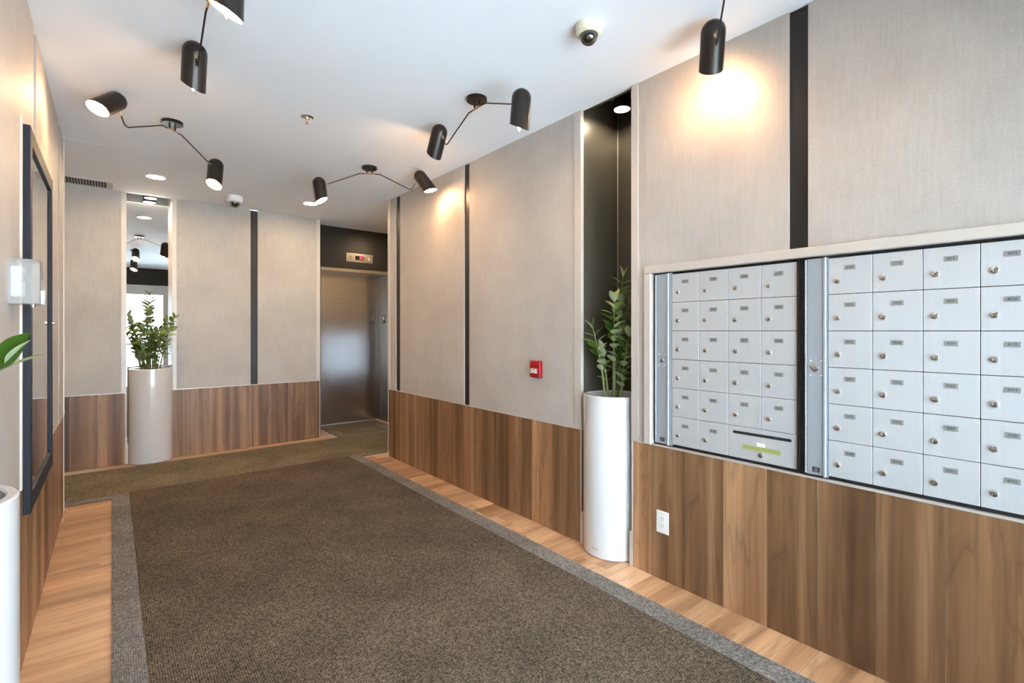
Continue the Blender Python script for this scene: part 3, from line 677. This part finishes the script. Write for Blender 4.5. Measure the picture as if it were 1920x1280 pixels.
def dome(x, y, r, h, rd, mat, label):
    t = thing('security_camera', (x, y, ZC), label, 'security camera')
    bm = bmesh.new(); b_lathe(bm, [(0, -0.0006), (r, -0.0006), (r, -h * 0.62), (r * 0.93, -h * 0.85), (r * 0.75, -h), (rd + 0.002, -h), (rd + 0.002, -h + 0.006), (0, -h + 0.006)], 36)
    link('base', to_mesh(bm, 'base', mat, True), t)
    bm = bmesh.new(); b_lathe(bm, [(rd, -h - 0.001)] + [(rd * math.cos(a), -h - 0.004 - rd * math.sin(a)) for a in [PI / 2 * k / 8 for k in range(8)]] + [(0, -h - 0.004 - rd)], 28)
    link('smoked_dome', to_mesh(bm, 'smoked_dome', 'smoked', True), t)
    bm = bmesh.new(); b_lathe(bm, [(0, -h - 0.001), (rd * 0.62, -h - 0.001), (rd * 0.62, -h - rd * 0.35), (rd * 0.35, -h - rd * 0.62), (0, -h - rd * 0.66)], 20)
    b_cyl(bm, (0, 0, -h - rd * 0.42), (-rd * 0.48, -rd * 0.48, -h - rd * 0.62), rd * 0.30, rd * 0.28, seg=16, mi=1)
    link('lens_unit', to_mesh(bm, 'lens_unit', ['dark', 'chrome'], True), t)
dome(1.607, 1.426, 0.058, 0.042, 0.038, 'cream', 'cream dome security camera on the ceiling above the mailboxes')
dome(0.94, 5.467, 0.072, 0.062, 0.044, 'white', 'white dome security camera on the hallway ceiling by the back wall')

sp = thing('fire_sprinkler', (0.939, 3.147, ZC), 'small chrome fire sprinkler in the middle of the ceiling', 'sprinkler')
bm = bmesh.new(); b_lathe(bm, [(0, -0.0006), (0.037, -0.0006), (0.037, -0.003), (0.026, -0.007), (0.012, -0.006), (0, -0.006)], 28); link('escutcheon', to_mesh(bm, 'escutcheon', 'chrome', True), sp)
bm = bmesh.new(); b_cyl(bm, (0, 0, -0.0062), (0, 0, -0.022), 0.007, 0.006, seg=12); b_cyl(bm, (0, 0, -0.022), (0, 0, -0.040), 0.0018, seg=8)
for s in (-1, 1): b_tube(bm, [(s * 0.006, 0, -0.020), (s * 0.010, 0, -0.030), (0, 0, -0.042)], 0.0016, 6)
link('frame_arms', to_mesh(bm, 'frame_arms', 'chrome', True), sp)
bm = bmesh.new(); b_cyl(bm, (0, 0, -0.0425), (0, 0, -0.044), 0.0125, seg=16); link('deflector', to_mesh(bm, 'deflector', 'chrome'), sp)

gr = thing('air_grille', (-0.30, 5.775, ZC), 'slotted metal air grille set in the ceiling against the back wall on the left', 'vent')
box('grille_frame', -0.40, 0.308, -0.128, -0.112, -0.006, -0.0005, 'aluwhite', gr); box('grille_frame', -0.40, 0.308, 0.120, 0.134, -0.006, -0.0005, 'aluwhite', gr)
box('grille_frame', 0.262, 0.308, -0.1115, 0.1195, -0.006, -0.0005, 'aluwhite', gr)
box('dark_plenum', -0.40, 0.2615, -0.1115, 0.1195, -0.0018, -0.0006, 'dark', gr)
bm = bmesh.new()
for k in range(33): b_box(bm, -0.395 + k * 0.0198, -0.387 + k * 0.0198, -0.111, 0.119, -0.0055, -0.002, 0)
o = link('louvers', to_mesh(bm, 'louvers', 'mailgrey'), gr)

# ------------------------------------------------------------ articulated ceiling lamps
R_, SEG = 0.050, 40
def head_shell(spin=0.0):
    bm = bmesh.new(); zt, zb, sl = 0.013, -0.128, 0.021; spin = math.radians(spin)
    def prof(r, off):
        rings = []
        n = 9
        for k in range(n):
            a = PI / 2 * (1 - k / (n - 1))
            rr = r * math.cos(a); zz = zt + r * math.sin(a)
            rings.append((rr, zz, 0))
        rings.append((r, -0.05, 0)); rings.append((r, zb, sl))
        out = []
        for rr, zz, s in rings:
            if rr < 1e-5: out.append([bm.verts.new((R_, 0, zz))])
            else: out.append([bm.verts.new((R_ + rr * math.cos(2 * PI * i / SEG), rr * math.sin(2 * PI * i / SEG), zz - s * math.cos(2 * PI * i / SEG - spin))) for i in range(SEG)])
        return out
    def skin(rings, mi):
        for A, B in zip(rings, rings[1:]):
            for i in range(SEG):
                j = (i + 1) % SEG
                f = bm.faces.new((A[0], B[i], B[j])) if len(A) == 1 else bm.faces.new((A[i], A[j], B[j], B[i]))
                f.material_index = mi
    A = prof(R_, 0); B = prof(R_ - 0.0022, 0)
    skin(A, 0); skin(B, 1)
    for i in range(SEG):
        j = (i + 1) % SEG; f = bm.faces.new((A[-1][i], A[-1][j], B[-1][j], B[-1][i])); f.material_index = 1
    return to_mesh(bm, 'shade', ['shade', 'shadein'], True)
SH = {k: head_shell(k) for k in (0, 180, -135, 60)}
bm = bmesh.new(); b_lathe(bm, [(0, 0.045), (0.014, 0.045), (0.014, -0.022), (0, -0.022)], 16, center=(R_, 0, 0)); socket_me = to_mesh(bm, 'socket', 'white', True)
bm = bmesh.new(); b_lathe(bm, [(0, -0.0225), (0.009, -0.0225), (0.012, -0.040), (0.0175, -0.065), (0.0175, -0.085), (0.0135, -0.112), (0.007, -0.134), (0, -0.148)], 16, center=(R_, 0, 0)); bulb_me = to_mesh(bm, 'bulb', 'bulb', True)
bm = bmesh.new(); b_lathe(bm, [(0, -0.0005), (0.0585, -0.0005), (0.0585, -0.017), (0.056, -0.019), (0, -0.019)], 40); canopy_me = to_mesh(bm, 'canopy', 'shade', True)
bm = bmesh.new(); b_cyl(bm, (0, 0, -0.0192), (0, 0, -0.051), 0.0042, seg=12); b_cyl(bm, (0, 0, -0.030), (0, 0, -0.044), 0.0056, seg=12); post_me = to_mesh(bm, 'post', 'shade', True)
bm = bmesh.new(); b_cyl(bm, (-0.039, 0, -0.056), (0.039, 0, -0.056), 0.0052, seg=14); bar_me = to_mesh(bm, 'crossbar', 'brass', True)
def bend(p0, p1, p2, n=6, k=0.3):
    p0, p1, p2 = map(Vector, (p0, p1, p2)); a = p1.lerp(p0, k); b = p1.lerp(p2, k)
    return [tuple(a.lerp(p1, t / n).lerp(p1.lerp(b, t / n), t / n)) for t in range(n + 1)]
ZJS, ZJU = 2.455 - ZC, 2.508 - ZC
bm = bmesh.new(); b_tube(bm, [(-0.039, 0, -0.056), (-0.074, 0, -0.056)] + bend((-0.074, 0, -0.056), (-0.080, 0, -0.057), (-0.10, 0, -0.065), 3, 0.4) + [(-0.320, 0, ZJS + 0.006)], 0.0036, 8)
armS_me = to_mesh(bm, 'arm', 'shade', True)
bm = bmesh.new(); b_tube(bm, [(-0.322, 0, ZJS + 0.005), (-0.342, 0, ZJS)], 0.0052, 10); jS_me = to_mesh(bm, 'knuckle', 'brass', True)
zb_ = 2.437 - ZC
bm = bmesh.new(); b_tube(bm, [(0.039, 0, -0.056), (0.080, 0, -0.057), (0.30, 0, zb_ + 0.012)] + bend((0.285, 0, zb_ + 0.019), (0.335, 0, zb_ - 0.006), (0.360, 0, ZJU - 0.025), 8, 0.6) + [(0.3625, 0, ZJU - 0.020)], 0.0036, 8)
armU_me = to_mesh(bm, 'arm', 'shade', True)
bm = bmesh.new(); b_tube(bm, [(0.3630, 0, ZJU - 0.020), (0.3735, 0, ZJU + 0.002)], 0.0052, 10); jU_me = to_mesh(bm, 'knuckle', 'brass', True)
def lamp(x, y, dirx, diry, tilt, label, spin_u=0, spin_s=0):
    t = thing('articulated_ceiling_lamp', (x, y, ZC), label, 'ceiling lamp', None, math.atan2(diry, dirx))
    link('canopy', canopy_me, t)
    for s in (-0.022, 0.022): link('post', post_me, t, (s, 0, 0))
    link('crossbar', bar_me, t)
    a = link('arm', armS_me, t); link('knuckle', jS_me, a)
    a = link('arm', armU_me, t); link('knuckle', jU_me, a)
    h = link('shade', SH[spin_s], t, (-0.342, 0, ZJS), (0, math.radians(7), PI)); h.rotation_euler = (0, math.radians(7), PI)
    link('socket', socket_me, h); link('bulb', bulb_me, h)
    h = link('shade', SH[spin_u], t, (0.3735, 0, ZJU), (0, -math.radians(tilt), 0)); link('socket', socket_me, h); link('bulb', bulb_me, h)
lamp(1.613, 2.278, 0, 1, 29, 'black two-armed ceiling lamp in front of the dark niche, its brass bar towards the hallway', 180)
lamp(1.618, 3.79, 0.85, -0.527, 38, 'black two-armed ceiling lamp nearest the elevator, one shade turned to the right wall')
lamp(0.297, 3.766, -0.707, -0.707, 50, 'black two-armed ceiling lamp with one shade tilted up at the left wall')
lamp(0.29, 2.20, 0, 1, 20, 'black two-armed ceiling lamp cut by the top edge at upper left', -135, 60)
lamp(1.633, 0.80, 0.8, 0.6, 25, 'black ceiling lamp cut by the top edge over the mailboxes', 180)

# ------------------------------------------------------------ planters and plants
PR, PH = 0.177, 0.91
bm = bmesh.new(); b_lathe(bm, [(0, 0.001), (PR - 0.006, 0.001), (PR, 0.008), (PR, PH - 0.004), (PR - 0.004, PH), (PR - 0.020, PH), (PR - 0.024, PH - 0.004), (PR - 0.026, 0.80), (0, 0.80)], 72)
body_me = to_mesh(bm, 'body', 'planter', True)
bm = bmesh.new(); b_lathe(bm, [(0, 0.822), (0.06, 0.826), (0.12, 0.821), (PR - 0.0285, 0.818), (PR - 0.0285, 0.8005), (0, 0.8005)], 40); soil_me = to_mesh(bm, 'soil', 'soil', True)
def planter(x, y, label, logo_ang):
    t = thing('tall_planter', (x, y, 0), label, 'planter', None)
    b = link('body', body_me, t); link('soil', soil_me, t)
    a = logo_ang; n = Vector((math.cos(a), math.sin(a), 0)); ux = Vector((-math.sin(a), math.cos(a), 0))
    F = Matrix((ux, Vector((0, 0, 1)), n)).transposed()
    bm = bmesh.new(); b_text(bm, 'LECHUZA', 0.0095, n * (PR + 0.0004) + Vector((0, 0, 0.052)), 0, frame=F, extrude=0.0004)
    link('maker_mark', to_mesh(bm, 'maker_mark', 'plate'), b)
def leaf_mesh(w, curl, fold):
    bm = bmesh.new(); n = 8; L = []
    prof = [0.0, 0.42, 0.76, 0.96, 1.0, 0.92, 0.72, 0.40, 0.0]
    for i in range(n + 1):
        t = i / n; hw = w * prof[i]; z = -curl * t * t
        L.append([(t, hw * s, z + fold * abs(s) * hw) for s in (-1, -0.5, 0, 0.5, 1)])
    rows = []
    for i, r in enumerate(L):
        if i in (0, n): v = bm.verts.new(r[2]); rows.append([v] * 5)
        else: rows.append([bm.verts.new(c) for c in r])
    for A, B in zip(rows, rows[1:]):
        for k in range(4):
            vs_ = []
            for v in (A[k], B[k], B[k + 1], A[k + 1]):
                if v not in vs_: vs_.append(v)
            if len(vs_) > 2: bm.faces.new(vs_)
    me = bpy.data.meshes.new('leaf')
    bmesh.ops.recalc_face_normals(bm, faces=bm.faces)
    up = sum((f.normal.z for f in bm.faces))
    if up < 0: bmesh.ops.reverse_faces(bm, faces=bm.faces)
    bm.to_mesh(me); bm.free(); me.materials.append(M['leaf'])
    for f in me.polygons: f.use_smooth = True
    return me
LEAVES = [leaf_mesh(0.21, 0.12, 0.35), leaf_mesh(0.24, 0.22, 0.25), leaf_mesh(0.18, 0.05, 0.45)]
def put_leaf(par, p, d, up, ln, k=0, wide=1.0):
    d = Vector(d).normalized(); up = Vector(up); z = (up - d * up.dot(d)).normalized(); yv = z.cross(d)
    o = link('leaf', LEAVES[k % 3], par)
    Mx = Matrix((d, yv, z)).transposed().to_4x4(); Mx.translation = Vector(p)
    o.matrix_local = Mx @ Matrix.Diagonal((ln, ln * wide, ln, 1))
RV = Vector((0.772, -0.6355, 0)); FV = Vector((0.6355, 0.772, 0))   # across and along the lobby diagonal
def plant(x, y, stems, label, seed, limits=None):
    t = thing('potted_plant', (x, y, 0.822), label, 'plant'); rnd = random.Random(seed); c = Vector((x, y, 0.822))
    for (s, w, zt, nl, t0) in stems:
        tip = RV * s + FV * w + Vector((0, 0, zt - 0.822))
        base = Vector((tip.x * 0.22 + rnd.uniform(-0.03, 0.03), tip.y * 0.22 + rnd.uniform(-0.03, 0.03), 0.0))
        mid = base * 0.55 + tip * 0.45 + Vector((0, 0, tip.z * 0.10)) - Vector((tip.x, tip.y, 0)) * 0.16
        def P(u): return base * (1 - u) ** 2 + mid * 2 * u * (1 - u) + tip * u * u
        bm = bmesh.new(); b_tube(bm, [P(k / 12) for k in range(13)], 0.0080, 8, r_end=0.0022)
        st = link('stem', to_mesh(bm, 'stem', 'bark', True), t)
        az = rnd.uniform(0, PI)
        for k in range(nl):
            u = t0 + (0.985 - t0) * k / (nl - 1); p = P(u); d = (P(min(1, u + 0.02)) - P(u - 0.02)).normalized()
            side = Vector((math.cos(az), math.sin(az), 0)); side = (side - d * side.dot(d)).normalized()
            for sg in (-1, 1):
                dd = side * sg * rnd.uniform(0.8, 1.0) + d * rnd.uniform(0.45, 0.8) + Vector((rnd.uniform(-.2, .2), rnd.uniform(-.2, .2), rnd.uniform(-.05, .2)))
                ln = 0.092 * (1.0 - 0.28 * abs(u - 0.72) * 2) * rnd.uniform(0.88, 1.12)
                if k == nl - 1: dd = dd * 0.5 + d
                if limits:
                    q = c + p + dd.normalized() * ln
                    x0, x1, y0, y1 = limits
                    if not (x0 < q.x < x1) or not (y0 < q.y < y1):
                        dd = Vector((-dd.x * 0.5, -dd.y * 0.5, abs(dd.z) + 0.5)); q = c + p + dd.normalized() * ln
                        if not (x0 < q.x < x1) or not (y0 < q.y < y1): continue
                put_leaf(st, p, dd, d + Vector((0, 0, 0.35)), ln, rnd.randrange(3), rnd.uniform(1.3, 1.6))
            az += rnd.uniform(0.2, 0.55)
    return t
planter(2.28, 1.83, 'tall glossy white cylinder planter in the dark niche beside the mailboxes', math.atan2(-1.83, -2.28) - 0.62)
planter(0.298, 5.972, 'tall glossy white cylinder planter in front of the narrow mirror', math.atan2(-5.972, -0.298) + 0.25)
planter(-0.34, 1.573, 'white planter cut off by the left edge of the picture', -1.0)
plant(2.28, 1.83, [(0.06, 0.02, 1.60, 12, 0.42), (-0.015, -0.09, 1.45, 11, 0.35), (-0.125, -0.02, 1.29, 7, 0.45), (0.13, -0.06, 1.36, 10, 0.35), (0.10, 0.04, 1.46, 10, 0.4), (0.06, -0.13, 1.25, 8, 0.4), (0.07, -0.09, 1.10, 5, 0.45), (-0.05, 0.10, 1.16, 5, 0.45)],
      'leafy green plant with upright stems in the niche by the mailboxes', 3, (1.9, 2.52, 1.645, 1.98))
plant(0.298, 5.972, [(-0.01, 0.0, 1.63, 12, 0.42), (-0.19, -0.04, 1.42, 10, 0.38), (0.26, -0.05, 1.40, 11, 0.36), (-0.20, -0.07, 1.27, 8, 0.4), (0.17, -0.10, 1.27, 9, 0.36), (0.08, -0.12, 1.25, 8, 0.38), (-0.09, -0.12, 1.28, 9, 0.38), (0.0, -0.15, 1.17, 8, 0.4), (0.16, -0.04, 1.18, 7, 0.4), (-0.12, -0.06, 1.16, 7, 0.42), (0.03, 0.02, 1.22, 8, 0.4), (-0.02, -0.08, 1.30, 8, 0.4)],
      'leafy green plant in front of the narrow mirror', 11, (0.12, 0.9, 5.5, 6.16))
lp = plant(-0.34, 1.573, [(-0.02, -0.02, 1.40, 7, 0.4), (-0.10, 0.03, 1.30, 6, 0.4), (-0.03, 0.10, 1.22, 6, 0.45)], 'green leaves reaching in from the left edge above the planter', 21, (-0.6, -0.24, 1.40, 1.75))
bm = bmesh.new(); tipp = Vector((-0.195 + 0.34, 1.572 - 1.573, 1.192 - 0.822))
b_tube(bm, [Vector((0.02, 0, 0)), Vector((0.05, 0, 0.13)), Vector((0.085, 0, 0.26)), tipp], 0.007, 8, r_end=0.003)
st = link('stem', to_mesh(bm, 'stem', 'bark', True), lp)
UP = Vector((0, 0, 1))
put_leaf(st, tipp, RV * 0.045 + UP * 0.086, -FV + RV * -0.3, 0.098, 1, 1.45)
put_leaf(st, tipp + RV * 0.012 + UP * 0.012, RV * 0.062 + UP * 0.056 - FV * 0.01, UP * 0.8 - RV * 0.5 - FV * 0.35, 0.090, 2, 0.8)
put_leaf(st, tipp - UP * 0.004, RV * 0.072 + UP * 0.048 + FV * 0.03, UP - FV * 0.12, 0.088, 0, 1.1)
put_leaf(st, tipp - UP * 0.03, -RV * 0.5 + UP * 0.6, -FV, 0.08, 0, 1.1)
